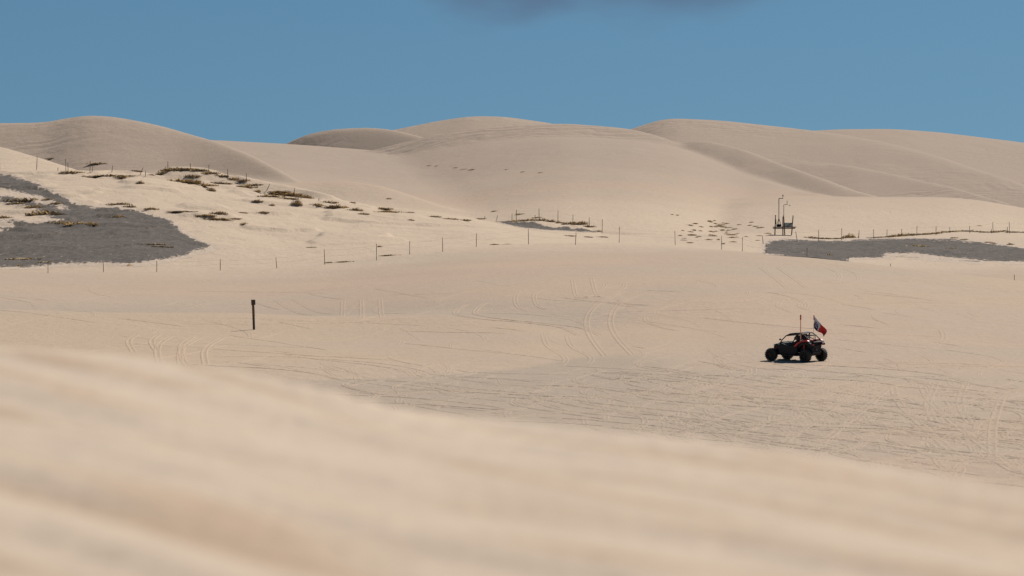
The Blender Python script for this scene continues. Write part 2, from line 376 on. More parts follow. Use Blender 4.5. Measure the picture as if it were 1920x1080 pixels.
def raw_mesh(name, co, quads, mat, parent=None):
    me = bpy.data.meshes.new(name)
    me.vertices.add(len(co)); me.vertices.foreach_set('co', np.ascontiguousarray(co, np.float32).ravel())
    me.loops.add(len(quads) * 4); me.loops.foreach_set('vertex_index', quads.ravel().astype(np.int32))
    me.polygons.add(len(quads)); me.polygons.foreach_set('loop_start', np.arange(0, len(quads) * 4, 4, dtype=np.int32))
    me.polygons.foreach_set('loop_total', np.full(len(quads), 4, np.int32))
    me.polygons.foreach_set('use_smooth', np.ones(len(quads), bool))
    me.update(calc_edges=True); me.materials.append(mat)
    o = bpy.data.objects.new(name, me); COL.objects.link(o)
    if parent: o.parent = parent
    return o
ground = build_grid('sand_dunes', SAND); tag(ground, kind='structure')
UU = 960 + F * TG
FOOT = curve(UU, [-900, 0, 300, 520, 800, 1000, 1090, 1200, 1500, 1900], [185, 190, 196, 203, 211, 220, 227, 230, 228, 215], 40) + 1.2 * fbm(XG / 4, YG / 4, 71, 2)
CREST = curve(UU, [-900, 0, 500, 800, 1000, 1090, 1200], [262, 262, 262, 256, 246, 238, 250], 50)
flat = np.clip((FOOT - YG) / (2.5 + np.maximum(UU - 1090, 0) / 14), 0, 1) * np.clip((YG - 80) / 20, 0, 1) * np.clip(1.1 - np.maximum(UU - 1150, 0) / 700, .35, 1)
vale = .75 * np.clip((YG - CREST) / 10, 0, 1) * np.clip((CREST + 45 - YG) / 22, 0, 1) * np.clip((1350 - UU) / 250, 0, 1)
churn_shade = np.clip(np.maximum(flat, vale) * (.9 + .5 * fbm(XG / 14, YG / 20, 73, 3)), 0, 1)  # painted shade mask for the churned flat and the valley behind the mound
at_ = ground.data.attributes.new('churn_shade', 'FLOAT', 'POINT'); at_.data.foreach_set('value', churn_shade.ravel().astype(np.float32))

cp, sp = math.cos(PITCH), math.sin(PITCH)
DEP = YG * cp - ZG * sp
VG = 540 - F * (ZG * cp + YG * sp) / DEP
UG = 960 + F * XG / DEP
def zat(X, Y):
    """height of the built ground mesh at a world point"""
    t = X / Y
    c = np.clip(np.searchsorted(TT, t) - 1, 0, NC - 2); r = np.clip(np.searchsorted(YY, Y) - 1, 0, NR - 2)
    a = (t - TT[c]) / (TT[c + 1] - TT[c]); b = (Y - YY[r]) / (YY[r + 1] - YY[r])
    return ((ZG[r, c] * (1 - a) + ZG[r, c + 1] * a) * (1 - b) + (ZG[r + 1, c] * (1 - a) + ZG[r + 1, c + 1] * a) * b)
def ground_at(u, v, ymin=100):
    """the spot of ground seen at a photo position"""
    t = (u - 960) / F
    c = int(np.clip(np.searchsorted(TT, t), 1, NC - 1))
    r0 = int(np.searchsorted(YY, ymin))
    col = VG[r0:, c]
    idx = np.nonzero(col <= v)[0]
    k = int(idx[0]) if len(idx) else int(np.argmin(col))
    if k == 0: Y = YY[r0]
    else:
        v0, v1 = col[k - 1], col[k]
        Y = YY[r0 + k - 1] + (YY[r0 + k] - YY[r0 + k - 1]) * np.clip((v0 - v) / max(v0 - v1, 1e-6), 0, 1)
    Y = float(Y); X = t * Y
    return Vector((X, Y, float(zat(X, Y))))
def px(Y): return Y / F          # metres per photo pixel at a distance

# ------------------------------------------------------------------ dark grey gravel beds lying on the sand
def in_poly(u, v, poly):
    res = np.zeros(u.shape, bool); n = len(poly)
    for i in range(n):
        x1, y1 = poly[i]; x2, y2 = poly[(i + 1) % n]
        c = ((y1 > v) != (y2 > v)) & (u < (x2 - x1) * (v - y1) / ((y2 - y1) or 1e-9) + x1)
        res ^= c
    return res
def gravel_bed(name, label, outer, holes, ymin, ymax, jit=1.0):
    u = UG + jit * (9 * fbm(XG / 3.0, YG / 9.0, 41, 3) + 5 * vnoise(XG / 0.7, YG / 3, 44))
    v = VG + jit * (4 * fbm(XG / 4.0, YG / 6.0, 51, 3) + 2.5 * vnoise(XG / 0.9, YG / 2, 54))
    cover = np.zeros_like(UG); rr_ = (YG > ymin) & (YG < ymax)
    for du, dv in ((0, 0), (7, 0), (-7, 0), (0, 3), (0, -3), (12, 1), (-12, -1), (4, 5), (-4, -5)):
        ok = in_poly(u + du * jit, v + dv * jit, outer) & rr_
        for h in holes: ok &= ~in_poly(u + du * jit, v + dv * jit, h)
        cover += ok
    cover /= 9
    ok = cover > .05
    q = ok[:-1, :-1] & ok[1:, :-1] & ok[:-1, 1:] & ok[1:, 1:]
    rr, cc = np.nonzero(q)
    i = rr * NC + cc
    quads = np.stack([i, i + 1, i + NC + 1, i + NC], -1)
    used, inv = np.unique(quads.ravel(), return_inverse=True)
    lump = .004 + .03 * cover + .05 * np.clip(fbm(XG / .8, YG / 1.6, 58, 2), 0, 1) * cover
    co = np.stack([XG.ravel()[used], YG.ravel()[used], (ZG + lump).ravel()[used]], -1)
    o = raw_mesh(name, co, inv.reshape(-1, 4), GRAVEL)
    a_ = o.data.attributes.new('cover', 'FLOAT', 'POINT'); a_.data.foreach_set('value', cover.ravel()[used].astype(np.float32))
    tag(o, label, 'gravel', None, 'stuff'); return o
gravel_bed('gravel_bed', 'dark grey gravel bed spreading over the fenced slope at far left',
    [(-260,300),(0,325),(30,331),(65,344),(95,357),(128,372),(130,378),(150,383),(200,388),(250,391),(280,402),(300,408),(322,411),(330,420),(350,438),(375,452),(402,466),(365,476),(325,487),(290,491),(240,497),(190,494),(150,495),(112,496),(70,500),(30,502),(-260,502)],
    [[(-260,345),(0,353),(40,362),(75,370),(95,380),(130,390),(128,394),(95,386),(70,378),(40,368),(-260,356)],
     [(-260,376),(0,377),(60,387),(72,392),(62,400),(85,408),(118,411),(90,414),(60,417),(22,411),(-260,402)],
     [(-260,414),(0,415),(22,416),(22,424),(-260,424)], [(-20,429),(6,430),(6,434),(-20,434)]], 345, 462)
gravel_bed('gravel_bed', 'long dark grey gravel bed below the right fence and platform',
    [(1436,452),(1470,448),(1500,449),(1540,450),(1570,452),(1600,448),(1640,447),(1700,447),(1760,449),(1820,452),(1880,459),(1920,464),(2200,480),(2200,515),(1920,492),(1880,491),(1800,485),(1730,477),(1660,476),(1655,480),(1850,490),(1835,493),(1760,488),(1680,482),(1600,485),(1590,492),(1520,488),(1430,476)],
    [], 335, 452, 0.8)
gravel_bed('gravel_bed', 'small dark grey gravel bed below the brushy hummocks at centre',
    [(902,410),(930,412),(965,417),(1000,416),(1020,423),(1040,427),(1060,424),(1090,427),(1130,437),(1085,434),(1030,432),(985,428),(950,421)],
    [[(1030,422),(1042,423),(1036,427)], [(1068,425),(1084,427),(1076,430)]], 385, 440, 0.25)

# ------------------------------------------------------------------ wheel tracks pressed into the sand (raised lips, sunk rut)
tv, tf = [], []
def track(path, width=0.30, lip=0.05):
    P = np.array(path); n = len(P)
    if n < 3: return
    T = np.gradient(P, axis=0); T /= np.maximum(np.linalg.norm(T, axis=1, keepdims=True), 1e-6)
    Nn = np.stack([-T[:, 1], T[:, 0]], -1)
    prof = [(-1.25, -0.03), (-0.85, 1.0), (-0.5, 0.1), (0.0, 0.05), (0.5, 0.1), (0.85, 1.0), (1.25, -0.03)]
    base = len(tv)
    env = np.minimum(1, np.minimum(np.arange(n), np.arange(n)[::-1]) / 6.0)
    wob = 0.6 + 0.8 * rng.random(n)
    for a, h in prof:
        Q = P + Nn * (a * width)
        zz = zat(Q[:, 0], Q[:, 1])
        hh = (lip * h * wob if h > 0 else -0.02) * np.where(h > 0, env, 1) + np.where(h > 0, 0.006 * env - 0.02 * (1 - env), 0)
        for i in range(n): tv.append((Q[i, 0], Q[i, 1], zz[i] + hh[i]))
    m = len(prof)
    for j in range(m - 1):
        for i in range(n - 1):
            tf.append((base + j * n + i, base + j * n + i + 1, base + (j + 1) * n + i + 1, base + (j + 1) * n + i))
def smooth_path(pts, step=0.35):
    P = np.array(pts, float)
    d = np.r_[0, np.cumsum(np.linalg.norm(np.diff(P, axis=0), axis=1))]
    n = max(8, int(d[-1] / step)); s = np.linspace(0, d[-1], n)
    def cr(vals):
        out = np.interp(s, d, vals)
        w = max(5, (n // 8) | 1); ker = np.ones(w) / w
        pad = np.pad(out, (w // 2, w // 2), mode='edge'); return np.convolve(pad, ker, 'valid')[:n]
    return np.stack([cr(P[:, 0]), cr(P[:, 1])], -1)
def pair(pixpts, gauge=1.5, w=0.26, lip=0.05):
    q = [2 * np.array(pixpts[0]) - np.array(pixpts[1])] + [np.array(p, float) for p in pixpts] + [2 * np.array(pixpts[-1]) - np.array(pixpts[-2])]
    fine = []
    for i in range(1, len(q) - 2):
        for h in np.linspace(0, 1, 10, endpoint=False):
            fine.append(.5 * (2 * q[i] + (q[i + 1] - q[i - 1]) * h + (2 * q[i - 1] - 5 * q[i] + 4 * q[i + 1] - q[i + 2]) * h * h + (3 * q[i] - q[i - 1] - 3 * q[i + 1] + q[i + 2]) * h ** 3))
    W0 = np.array([ground_at(*p)[:2] for p in fine]); P = smooth_path(W0)
    T = np.gradient(P, axis=0); T /= np.maximum(np.linalg.norm(T, axis=1, keepdims=True), 1e-6)
    Nn = np.stack([-T[:, 1], T[:, 0]], -1)
    track(P + Nn * gauge / 2, w * .65, lip * .42); track(P - Nn * gauge / 2, w * .65, lip * .42)
pair([(1090,520),(1105,560),(1150,540),(1150,528)])
pair([(1195,545),(1140,570),(1122,600),(1130,630),(1150,655),(1165,672)], 1.6, .3, .07)
pair([(1010,540),(985,552),(990,575),(1020,585)], 1.4, .26, .06)
pair([(900,565),(875,580),(880,592),(960,603),(1060,612),(1120,636)], 1.4, .28, .08)
pair([(1040,625),(1050,650),(1085,672),(1070,690)], 1.5, .28, .05)
pair([(1440,500),(1475,525),(1500,545)], 1.5, .28, .06)
pair([(1490,560),(1480,575),(1520,590)], 1.5, .26, .05)
pair([(1560,500),(1590,515),(1580,530),(1500,528)], 1.5, .26, .05)
pair([(280,625),(262,640),(275,665)], 1.4, .3, .09)
pair([(345,628),(318,648),(322,680),(345,695)], 1.4, .3, .09)
pair([(400,630),(362,655),(362,690)], 1.4, .3, .09)
pair([(530,560),(575,585),(620,592)], 1.4, .28, .06)
pair([(660,560),(660,600)], 1.4, .28, .05); pair([(695,560),(697,602)], 1.4, .28, .05)
pair([(1640,725),(1560,790),(1490,840)], 1.5, .3, .08)
pair([(1700,720),(1720,760),(1800,830),(1870,880)], 1.5, .3, .07)
pair([(1785,715),(1770,760),(1790,800)], 1.5, .3, .07)
pair([(1910,740),(1895,800),(1900,870)], 1.5, .3, .08)
pair([(1920,690),(1800,684),(1650,680),(1540,676)], 1.5, .3, .04)
for k in range(420):                                   # churned tracks on the near flat
    u0 = random.uniform(1240, 1990); v0 = random.uniform(705, 900)
    if random.random() < .3: u0 = random.uniform(600, 1400); v0 = random.uniform(700, 800)
    p = ground_at(u0, v0); a = math.pi / 2 * random.choice((1, -1)) + random.gauss(0, .22); cur = random.uniform(-.035, .035)
    L_ = random.uniform(6, 30); pts = []; x, y = p.x, p.y; ph = random.uniform(0, 6); fr = random.uniform(.15, .4)
    for s in range(int(L_ / .3)):
        pts.append((x, y)); a += cur * .3 + .02 * math.sin(ph + s * .3 * fr); x += math.cos(a) * .3; y += math.sin(a) * .3
    track(pts, random.uniform(.10, .19), random.uniform(.012, .032))
for k in range(170):                                    # fainter ones over the rising plain
    u0 = random.uniform(-60, 1980); v0 = random.uniform(535, 690)
    p = ground_at(u0, v0); a = math.pi / 2 * random.choice((1, -1)) + random.gauss(0, .45); cur = random.uniform(-.06, .06)
    L_ = random.uniform(6, 22); pts = []; x, y = p.x, p.y
    for s in range(int(L_ / .35)):
        pts.append((x, y)); a += cur * .35; x += math.cos(a) * .35; y += math.sin(a) * .35
    track(pts, random.uniform(.10, .2), random.uniform(.008, .026))
tr = mesh_obj('tyre_tracks', tv, tf, SAND, smooth=True)
P_ = np.array(tv); t_ = P_[:, 0] / P_[:, 1]
c_ = np.clip(np.searchsorted(TT, t_), 0, NC - 1); r_ = np.clip(np.searchsorted(YY, P_[:, 1]), 0, NR - 1)
at_ = tr.data.attributes.new('churn_shade', 'FLOAT', 'POINT'); at_.data.foreach_set('value', (churn_shade[r_, c_] * .8).astype(np.float32))
tag(tr, 'tyre tracks looping over the pale sand plain around the buggy', 'tracks', None, 'stuff')

# ------------------------------------------------------------------ fences
def post_mesh(r, h, sides=7):
    v, f = [], []
    for k, (zz, rr) in enumerate(((-0.35, 1), (h * .5, .95), (h - .015, .88), (h, .6))):
        for i in range(sides):
            a = 6.2832 * i / sides
            v.append((r * rr * math.cos(a) + .012 * math.sin(3 * k + i), r * rr * math.sin(a), zz))
    for k in range(3):
        for i in range(sides):
            j = (i + 1) % sides; f.append((k * sides + i, k * sides + j, (k + 1) * sides + j, (k + 1) * sides + i))
    f.append(tuple(range(3 * sides, 4 * sides)))
    return v, f
PM = {}
def fence(label, posts, r=0.05, wires=(0.55, 0.92), mat=None, ymin=335):
    """posts: column, top row, foot row, sideways lean (px at the top), optional distance"""
    spots = []
    for p in posts:
        u, vt, vb, lean = p[:4]
        if len(p) > 4:
            Y = p[4]; X = (u - 960) / F * Y; g = Vector((X, Y, float(zat(X, Y))))
            top = float(zpix(vt, Y)); h = max(0.5, top - g.z)
        else:
            g = ground_at(u, vb, ymin); h = (vb - vt) * px(g.y)
        spots.append((g, h, lean * px(g.y)))
    root = empty('wire_fence', spots[0][0]); tag(root, label, 'fence')
    tops = []
    for g, h, ln in spots:
        key = (round(h * 5) / 5, r)
        if key not in PM:
            me = bpy.data.meshes.new('post'); v, f = post_mesh(r * .8, 1.0 * key[0]); me.from_pydata(v, [], f); me.update()
            me.materials.append(mat or WOOD); PM[key] = me
        o = bpy.data.objects.new('post', PM[key]); COL.objects.link(o); o.parent = root
        o.location = g - spots[0][0]; o.scale = (1, 1, h / key[0])
        o.rotation_euler = (random.uniform(-.04, .04), math.atan2(ln, h), random.uniform(0, 6))
        tops.append((g - spots[0][0], h, ln))
    for frac in wires:
        v, f = [], []
        strung = [t for t in tops if t[1] > .75]; prev = None
        for (g0, h0, l0), (g1, h1, l1) in zip(strung[:-1], strung[1:]):
            A = g0 + Vector((l0 * frac, 0, h0 * frac)); B = g1 + Vector((l1 * frac, 0, h1 * frac))
            for s in range(0 if prev is None else 1, 5):
                q = s / 4; P = A.lerp(B, q); P.z -= .10 * 4 * q * (1 - q)
                b = len(v)
                for dx, dz in ((-.002, -.002), (.002, -.002), (0, .003)): v.append((P.x, P.y + dx, P.z + dz))
                if prev is not None:
                    for i in range(3): j = (i + 1) % 3; f.append((prev + i, prev + j, b + j, b + i))
                prev = b
        if v: mesh_obj('wire', v, f, STEEL, root)
    return root
fence('wire fence of thin leaning posts along the far edge of the near sand plain', [
    (90,491,512,0),(194,489,510,0),(294,489,510,0),(413,485,507,0),(519,483,503,-2),(609,467,496,-1),(706,457,488,0),(768,452,477,0),(830,445,472,0),(893,437,463,0),
    (991,428,458,0),(1079,436,459,-1),(1161,425,455,0),(1266,433,460,0),(1353,442,468,0),(1392,445,471,-2),(1436,456,475,0,346),(1513,465,484,0,342),(1590,481,0,0,338),(1670,494,0,0,336),(1902,515,0,0,324)], .035, ymin=300)
fence('straggling post fence with broken leaning posts above the gravel bed at upper left', [
    (0,296,319,0),(69,293,319,-1),(109,314,320,0),(124,298,321,-1),(128,305,321,-2),(169,302,324,0),(173,306,323,-3),(210,309,323,-8),(263,312,328,-9),(273,320,331,0),(311,311,319,0),(315,301,319,0),(357,306,318,0),
    (392,309,326,0),(427,317,337,0),(462,325,342,0),(500,343,358,-7),(551,352,367,-2),(598,371,377,0)], .045)
fence('short post fence standing along the brushy hummocks at the centre', [
    (909,405,411,0),(931,403,413,-3),(960,400,413,0),(968,393,417,0),(1003,403,415,0),(1011,391,415,0),(1046,394,418,0),(1074,402,420,1),(1105,407,425,0),(1129,411,437,2)], .04, ymin=400)
fence('line of thin fence posts above the long gravel bed at right', [
    (1431,442,458,-4),(1495,434,454,-3),(1535,431,453,0),(1578,428,451,0),(1610,431,447,2),(1638,430,447,0),(1663,430,445,0),(1690,429,443,0),(1719,424,442,0),(1755,424,441,0),(1781,426,437,1),(1818,424,437,0),
    (1859,429,437,0),(1862,416,437,0),(1889,425,437,-1),(1893,416,438,-2),(1945,418,438,0)], .04, ymin=380)

# ------------------------------------------------------------------ dry brush and straw tufts
def clump_mesh(seed, mat, flat=0.5, n=150, name='dune_scrub'):
    r = random.Random(seed); v, f = [Vector((0, 0, -.08))], []
    for i in range(n):
        bx = max(-.8, min(.8, r.choice((-.45, -.1, .1, .5)) + r.gauss(0, .16))); by = r.gauss(0, .2)
        if abs(bx) > .8: continue
        a = r.uniform(0, 6.28); l = r.uniform(.18, .55) * (1 - .5 * abs(bx)); w = r.uniform(.02, .05)
        el = r.uniform(.1, 1.2) * (1 - flat) + r.uniform(.05, .6) * flat
        d = Vector((math.cos(a) * math.cos(el), math.sin(a) * math.cos(el), math.sin(el)))
        s = d.cross(Vector((0, 0, 1))).normalized() * w
        b = Vector((bx, by, -.04)); m = b + d * l * .55 + Vector((0, 0, .05 * l)); e = b + d * l - Vector((0, 0, .12 * l))
        k = len(v)
        v += [b - s, b + s, m + s * .8, m - s * .8, e]
        f += [(k, k + 1, k + 2, k + 3), (k + 3, k + 2, k + 4), (0, k + 1, k)]
    me = bpy.data.meshes.new(name); me.from_pydata([tuple(q) for q in v], [], f); me.update(); me.materials.append(mat); me.materials.append(STRAW)
    for p in me.polygons: p.material_index = 1 if (p.index // 3) % 3 == 0 else 0
    return me
BR = [clump_mesh(s, BRUSH, .35 + .1 * (s % 4), 210) for s in range(6)]
ST = [clump_mesh(20 + s, STRAW, .7, 110, 'straw_tuft') for s in range(3)]
ORD = 'first second third fourth fifth sixth seventh eighth ninth tenth eleventh twelfth'.split()
def scrub(lst, label, group, yellow=False, ymin=335, hs=1.0, category='plant'):
    order = sorted(range(len(lst)), key=lambda i: lst[i][0]); n_ = len(lst)
    for qi, q in enumerate(lst):
        k_ = order.index(qi); lab = label
        if 1 < n_ <= 24:
            side = 'left' if k_ < (n_ + 1) // 2 else 'right'; j_ = k_ if side == 'left' else n_ - 1 - k_
            lab = label + ', ' + (ORD[j_] + ' from ' + side if j_ else side + 'most')
        u, v, w = q[:3]; hpx = (q[3] if len(q) > 3 else max(3.0, w * .28)) * random.uniform(1.0, 1.6)
        g = ground_at(u, v, ymin); m = px(g.y)
        n = max(1, int(round(w / 16.0)))
        me = random.choice(ST if yellow else BR)
        o = bpy.data.objects.new('straw_tuft' if yellow else 'dune_scrub', me); COL.objects.link(o)
        o.location = g; o.rotation_euler = (0, 0, random.uniform(-.25, .25) + (math.pi if random.random() < .5 else 0))
        o.scale = (w * m / (.78 if yellow or u < 900 else 1.0), max(.5, min(2.2, w * m / 1.5)), hs * hpx * m / (.22 if yellow else .27))
        tag(o, lab, category, group)
scrub([(306,327,14,9),(318,319,18,5),(330,318,22,5),(349,318,20,4),(371,320,20,4),(395,325,18,4),(414,331,18,4),(438,336,16,5),(457,339,14,4),(479,347,18,4)],
      'dry brown scrub along the rim of the fenced hummock at upper left', 'scrub on the hummock rim')
scrub([(337,341,40,6),(356,344,26,8),(380,349,30,4),(395,358,10,6),(361,331,16,4),(409,344,28,4),(457,351,26,6),(483,359,8,4),(263,344,9,6),(185,307,22,5),(134,324,24,4),(96,298,10,3),(205,330,50,4),(232,332,20,5),(255,322,14,4),(283,328,10,3)],
      'low dry brown scrub on the pale sand near the upper left posts', 'scrub near the upper left posts')
scrub([(524,360,20,3),(529,364,40,4),(548,367,30,4),(568,371,20,5),(505,369,28,5),(539,373,24,4),(482,378,14,4),(556,384,11,9),(592,385,15,5),(510,386,6,5),(616,381,18,4),(628,389,28,5),(666,395,16,5),(681,402,12,4),(717,392,20,3),(724,398,28,4),(765,399,16,4),(770,413,8,3),(660,380,8,2),(815,407,14,3),(842,411,18,3),(868,414,18,4),(902,411,18,3),(729,373,6,3)],
      'low dry brown scrub clump scattered down the pale slope left of centre', 'scrub down the left slope')
scrub([(224,384,24,4),(243,389,14,5),(284,392,14,5),(342,396,30,2),(409,401,18,5),(385,405,22,4),(409,411,30,4),(440,411,14,3),(459,419,10,3),(455,400,10,3),(493,399,12,4),(618,493,10,3),(712,463,6,4),(734,479,24,2),(587,464,12,2),(650,491,20,2),(928,459,12,2),(952,458,14,2),(1066,443,18,2),(1102,445,14,3),(1128,445,16,2)],
      'small dry brown tuft on the bare sand between the two left fences', 'tufts between the left fences')
scrub([(48,378,40,7),(36,382,24,5),(65,389,20,5),(82,402,36,12),(108,403,20,5),(91,375,14,5),(106,382,12,4),(7,409,16,7),(48,486,40,3),(89,492,22,3),(300,463,30,2),(285,458,30,2)],
      'dark dry scrub on or beside the left gravel bed', 'scrub at the left gravel bed')
scrub([(88,400,18,6),(115,419,26,6),(149,420,34,6),(168,421,20,5),(222,407,18,6)],
      'yellow straw tuft lying on the left gravel bed', 'straw on the left gravel bed', True)
scrub([(36,499,7,5),(243,498,6,4)], 'tiny orange yellow tuft at the lower edge of the left gravel bed', 'orange tufts below the left gravel bed', True)
scrub([(965,416,30,5),(990,414,26,6),(1012,414,26,5),(1032,416,26,5),(1048,418,14,4),(1070,420,22,6),(1088,421,22,6),(1104,426,18,5),(1120,434,14,4),(977,402,16,2),(1010,408,16,3),(928,396,10,2)],
      'dark dry scrub crowning the small hummocks at the centre', 'scrub on the centre hummocks', ymin=400)
scrub([(806,310,6,1),(819,311,4,1),(856,314,7,1.4),(873,317,11,1.4),(887,318,11,2),(950,318,6,1),(981,322,7,1),(1014,324,8,1)],
      'thin streak of brown scrub high on the far central dune', 'scrub on the far dune', ymin=450)
tufts = [(1328,415,9),(1338,414,6),(1341,420,5),(1347,421,4),(1333,426,6),(1341,426,5),(1357,426,8),(1365,432,5),(1370,431,5),(1363,439,8),(1383,438,6),(1380,445,8),(1293,435,10),(1296,441,10),(1311,444,7),(1313,426,8),(1291,423,14),(1283,447,6),(1293,455,8),(1387,421,8),(1354,431,8),(1374,454,10),(1409,417,6),(1446,441,12),(1260,403,4),(1270,404,4)]
for k in range(44):
    uu = random.gauss(1350, 42); vv = random.gauss(437, 12)
    if 1270 < uu < 1450 and 414 < vv < 466: tufts.append((uu, vv, random.uniform(4, 12)))
scrub([(a, b, c, random.uniform(1.4, 2.6)) for a, b, c in tufts], 'tiny dark scrub tuft among many on the sand left of the platform', 'tufts left of the platform', ymin=370)
scrub([(1539,448,30,3),(1566,448,26,3),(1520,446,20,3),(1642,446,22,3),(1662,445,22,3),(1675,444,18,5),(1688,443,18,5),(1701,442,20,6),(1714,441,20,4),(1732,440,22,3),(1747,439,18,3),(1758,438,14,4),(1769,436,16,4),(1784,435,20,3),(1802,434,22,3),(1819,434,22,3),(1835,435,20,3),(1848,436,16,4),(1861,436,18,3),(1872,435,14,3),(1883,434,14,3),(1894,436,14,3),(1905,436,16,3),(1925,436,20,3)],
      'dark dry brush strung along the foot of the right fence', 'brush along the right fence', ymin=380)
scrub([(1594,446,20,9)], 'round dark bush between two posts of the right fence', None, ymin=380)
scrub([(1789,447,12,3),(1808,450,12,3),(1854,455,14,3),(1863,457,10,3),(1894,459,10,4),(1835,424,8,2)], 'small brown tuft on the pale sand above the right gravel bed', 'tufts above the right gravel bed', ymin=380)
scrub([(1719,462,20,4),(1734,463,16,3),(1784,467,12,4)], 'yellow straw tuft on the right gravel bed', 'straw on the right gravel bed', True, 340)
scrub([(1556,479,8,5)], 'single orange yellow tuft near the lower edge of the right gravel bed', None, True, 335)

# ------------------------------------------------------------------ tubes and boxes
def tube(bm, pts, r, n=8, r2=None):
    pts = [Vector(p) for p in pts]; rings = []
    for i, p in enumerate(pts):
        d = (pts[min(i + 1, len(pts) - 1)] - pts[max(i - 1, 0)]).normalized()
        a = d.orthogonal().normalized() if i == 0 else (rings_a - d * rings_a.dot(d)).normalized()
        rings_a = a; b = d.cross(a)
        rr = r if r2 is None else r + (r2 - r) * i / (len(pts) - 1)
        rings.append([bm.verts.new(p + (a * math.cos(6.28318 * k / n) + b * math.sin(6.28318 * k / n)) * rr) for k in range(n)])
    for A, B in zip(rings[:-1], rings[1:]):
        for k in range(n): bm.faces.new((A[k], A[(k + 1) % n], B[(k + 1) % n], B[k]))
    bm.faces.new(rings[0][::-1]); bm.faces.new(rings[-1])
def box(bm, c, s, rot=None):
    m = Matrix.Translation(c) @ (rot.to_4x4() if rot else Matrix()) @ Matrix.Diagonal((*s, 1))
    bmesh.ops.create_cube(bm, size=1, matrix=m)
def prism(bm, prof, y0, y1, inset=0.0):
    """profile in x,z extruded between y0 and y1"""
    A = [bm.verts.new((x, y0, z)) for x, z in prof]; B = [bm.verts.new((x, y1, z)) for x, z in prof]
    n = len(prof)
    for i in range(n): bm.faces.new((A[i], A[(i + 1) % n], B[(i + 1) % n], B[i]))
    bm.faces.new(A[::-1]); bm.faces.new(B)

# ------------------------------------------------------------------ marker post in the plain
g = ground_at(476, 618); h = 55 * px(g.y)
mk = empty('marker_post', g); tag(mk, 'lone dark wooden marker post with a small box sign on top, left of centre', 'post')
bm = bmesh.new(); w = 0.07
box(bm, (0, 0, h / 2 - .2), (w * 2, w * 2, h + .4)); bm_obj('post', bm, DARKWOOD, mk, bevel=.012)
bm = bmesh.new(); box(bm, (0, -w - .012, h * .62), (.15, .02, h * .30)); bm_obj('reflector_strip', bm, RUSTWOOD, mk)
bm = bmesh.new(); box(bm, (.015, -.02, h - .13), (.25, .22, .34)); bm_obj('sign_box', bm, DARKWOOD, mk, bevel=.01)
mk.rotation_euler = (0, -.035, 0.2)

# ------------------------------------------------------------------ monitoring platform
g = ground_at(1471, 441, 380); s = px(g.y)
pf = empty('monitoring_platform', g); tag(pf, 'raised wooden platform on poles carrying two bent instrument masts and boxes', 'platform')
def P(u, v, dy=0): return Vector(((u - 1471) * s, dy, (441 - v) * s))
for a, b, dy in (((1452, 443), (1453.5, 403), -.5), ((1467, 443), (1467, 406), -.7), ((1472.5, 443), (1470, 403), .6), ((1484, 444), (1487.5, 404), .4)):
    bm = bmesh.new(); A = P(*a, dy); A.z -= .3; tube(bm, [A, P(*b, dy)], .065, 8, .05); bm_obj('leg', bm, DARKWOOD, pf)
for i in range(6):
    bm = bmesh.new(); box(bm, (P(1471, 425.8).x, -.8 + i * .3, P(0, 425.8).z), (42 * s, .27, .09)); bm_obj('deck_plank', bm, DARKWOOD, pf)
for dy in (-.72, .62):
    bm = bmesh.new(); box(bm, (P(1470, 427).x, dy, P(0, 427).z - .06), (40 * s, .09, .12)); bm_obj('deck_beam', bm, DARKWOOD, pf)
bm = bmesh.new(); tube(bm, [P(1460.3, 425), P(1460.3, 372.8), P(1460.8, 371.8), P(1468.5, 372.3)], .042)
mast = bm_obj('tall_mast', bm, STEEL, pf)
bm = bmesh.new(); box(bm, P(1467.8, 366.8), (.12, .12, .16)); bm_obj('sensor_head', bm, STEEL, mast)
bm = bmesh.new(); tube(bm, [P(1467.6, 372.4), P(1467.6, 368)], .02); bm_obj('sensor_stem', bm, STEEL, mast)
bm = bmesh.new(); tube(bm, [P(1469.5, 425), P(1469.5, 384.5), P(1470, 383.8), P(1475.2, 383.6), P(1475.7, 383), P(1475.7, 376.5)], .03)
mast2 = bm_obj('bent_mast', bm, STEEL, pf)
bm = bmesh.new(); box(bm, P(1480.8, 385.3), (.1, .1, .1)); bm_obj('sensor_head', bm, STEEL, mast2)
bm = bmesh.new(); tube(bm, [P(1475.7, 383.6), P(1480.5, 385.2)], .012); bm_obj('sensor_stem', bm, STEEL, mast2)
for du in (-5, 5):
    bm = bmesh.new(); tube(bm, [P(1460.3, 409), P(1460.3 + du, 424, .3 * (1 if du > 0 else -1))], .03); bm_obj('mast_brace', bm, STEEL, pf)
bm = bmesh.new(); box(bm, P(1460.5, 422.6), (8 * s, .5, 4.5 * s)); bm_obj('instrument_box', bm, BLACKPL, pf, bevel=.03)
bm = bmesh.new(); box(bm, P(1478.5, 421.8), (15 * s, .9, .07), Matrix.Rotation(.5, 3, 'X')); bm_obj('solar_panel', bm, PANEL, pf, bevel=.01)
bm = bmesh.new(); box(bm, P(1480, 424), (8 * s, .3, 1.6 * s)); bm_obj('battery_case', bm, PANEL, pf, bevel=.02)
bm = bmesh.new(); box(bm, P(1454, 416, -.5), (1.6 * s, .2, 9 * s)); bm_obj('control_box', bm, DARKWOOD, pf)
for v_ in (410, 414):
    bm = bmesh.new(); tube(bm, [P(1466.8, v_, -.6), P(1470.4, v_, .5)], .03); bm_obj('rung', bm, DARKWOOD, pf)

# ------------------------------------------------------------------ dune buggy
g = ground_at(1493.5, 676.0)
BUG_YAW = math.radians(180 - 43)
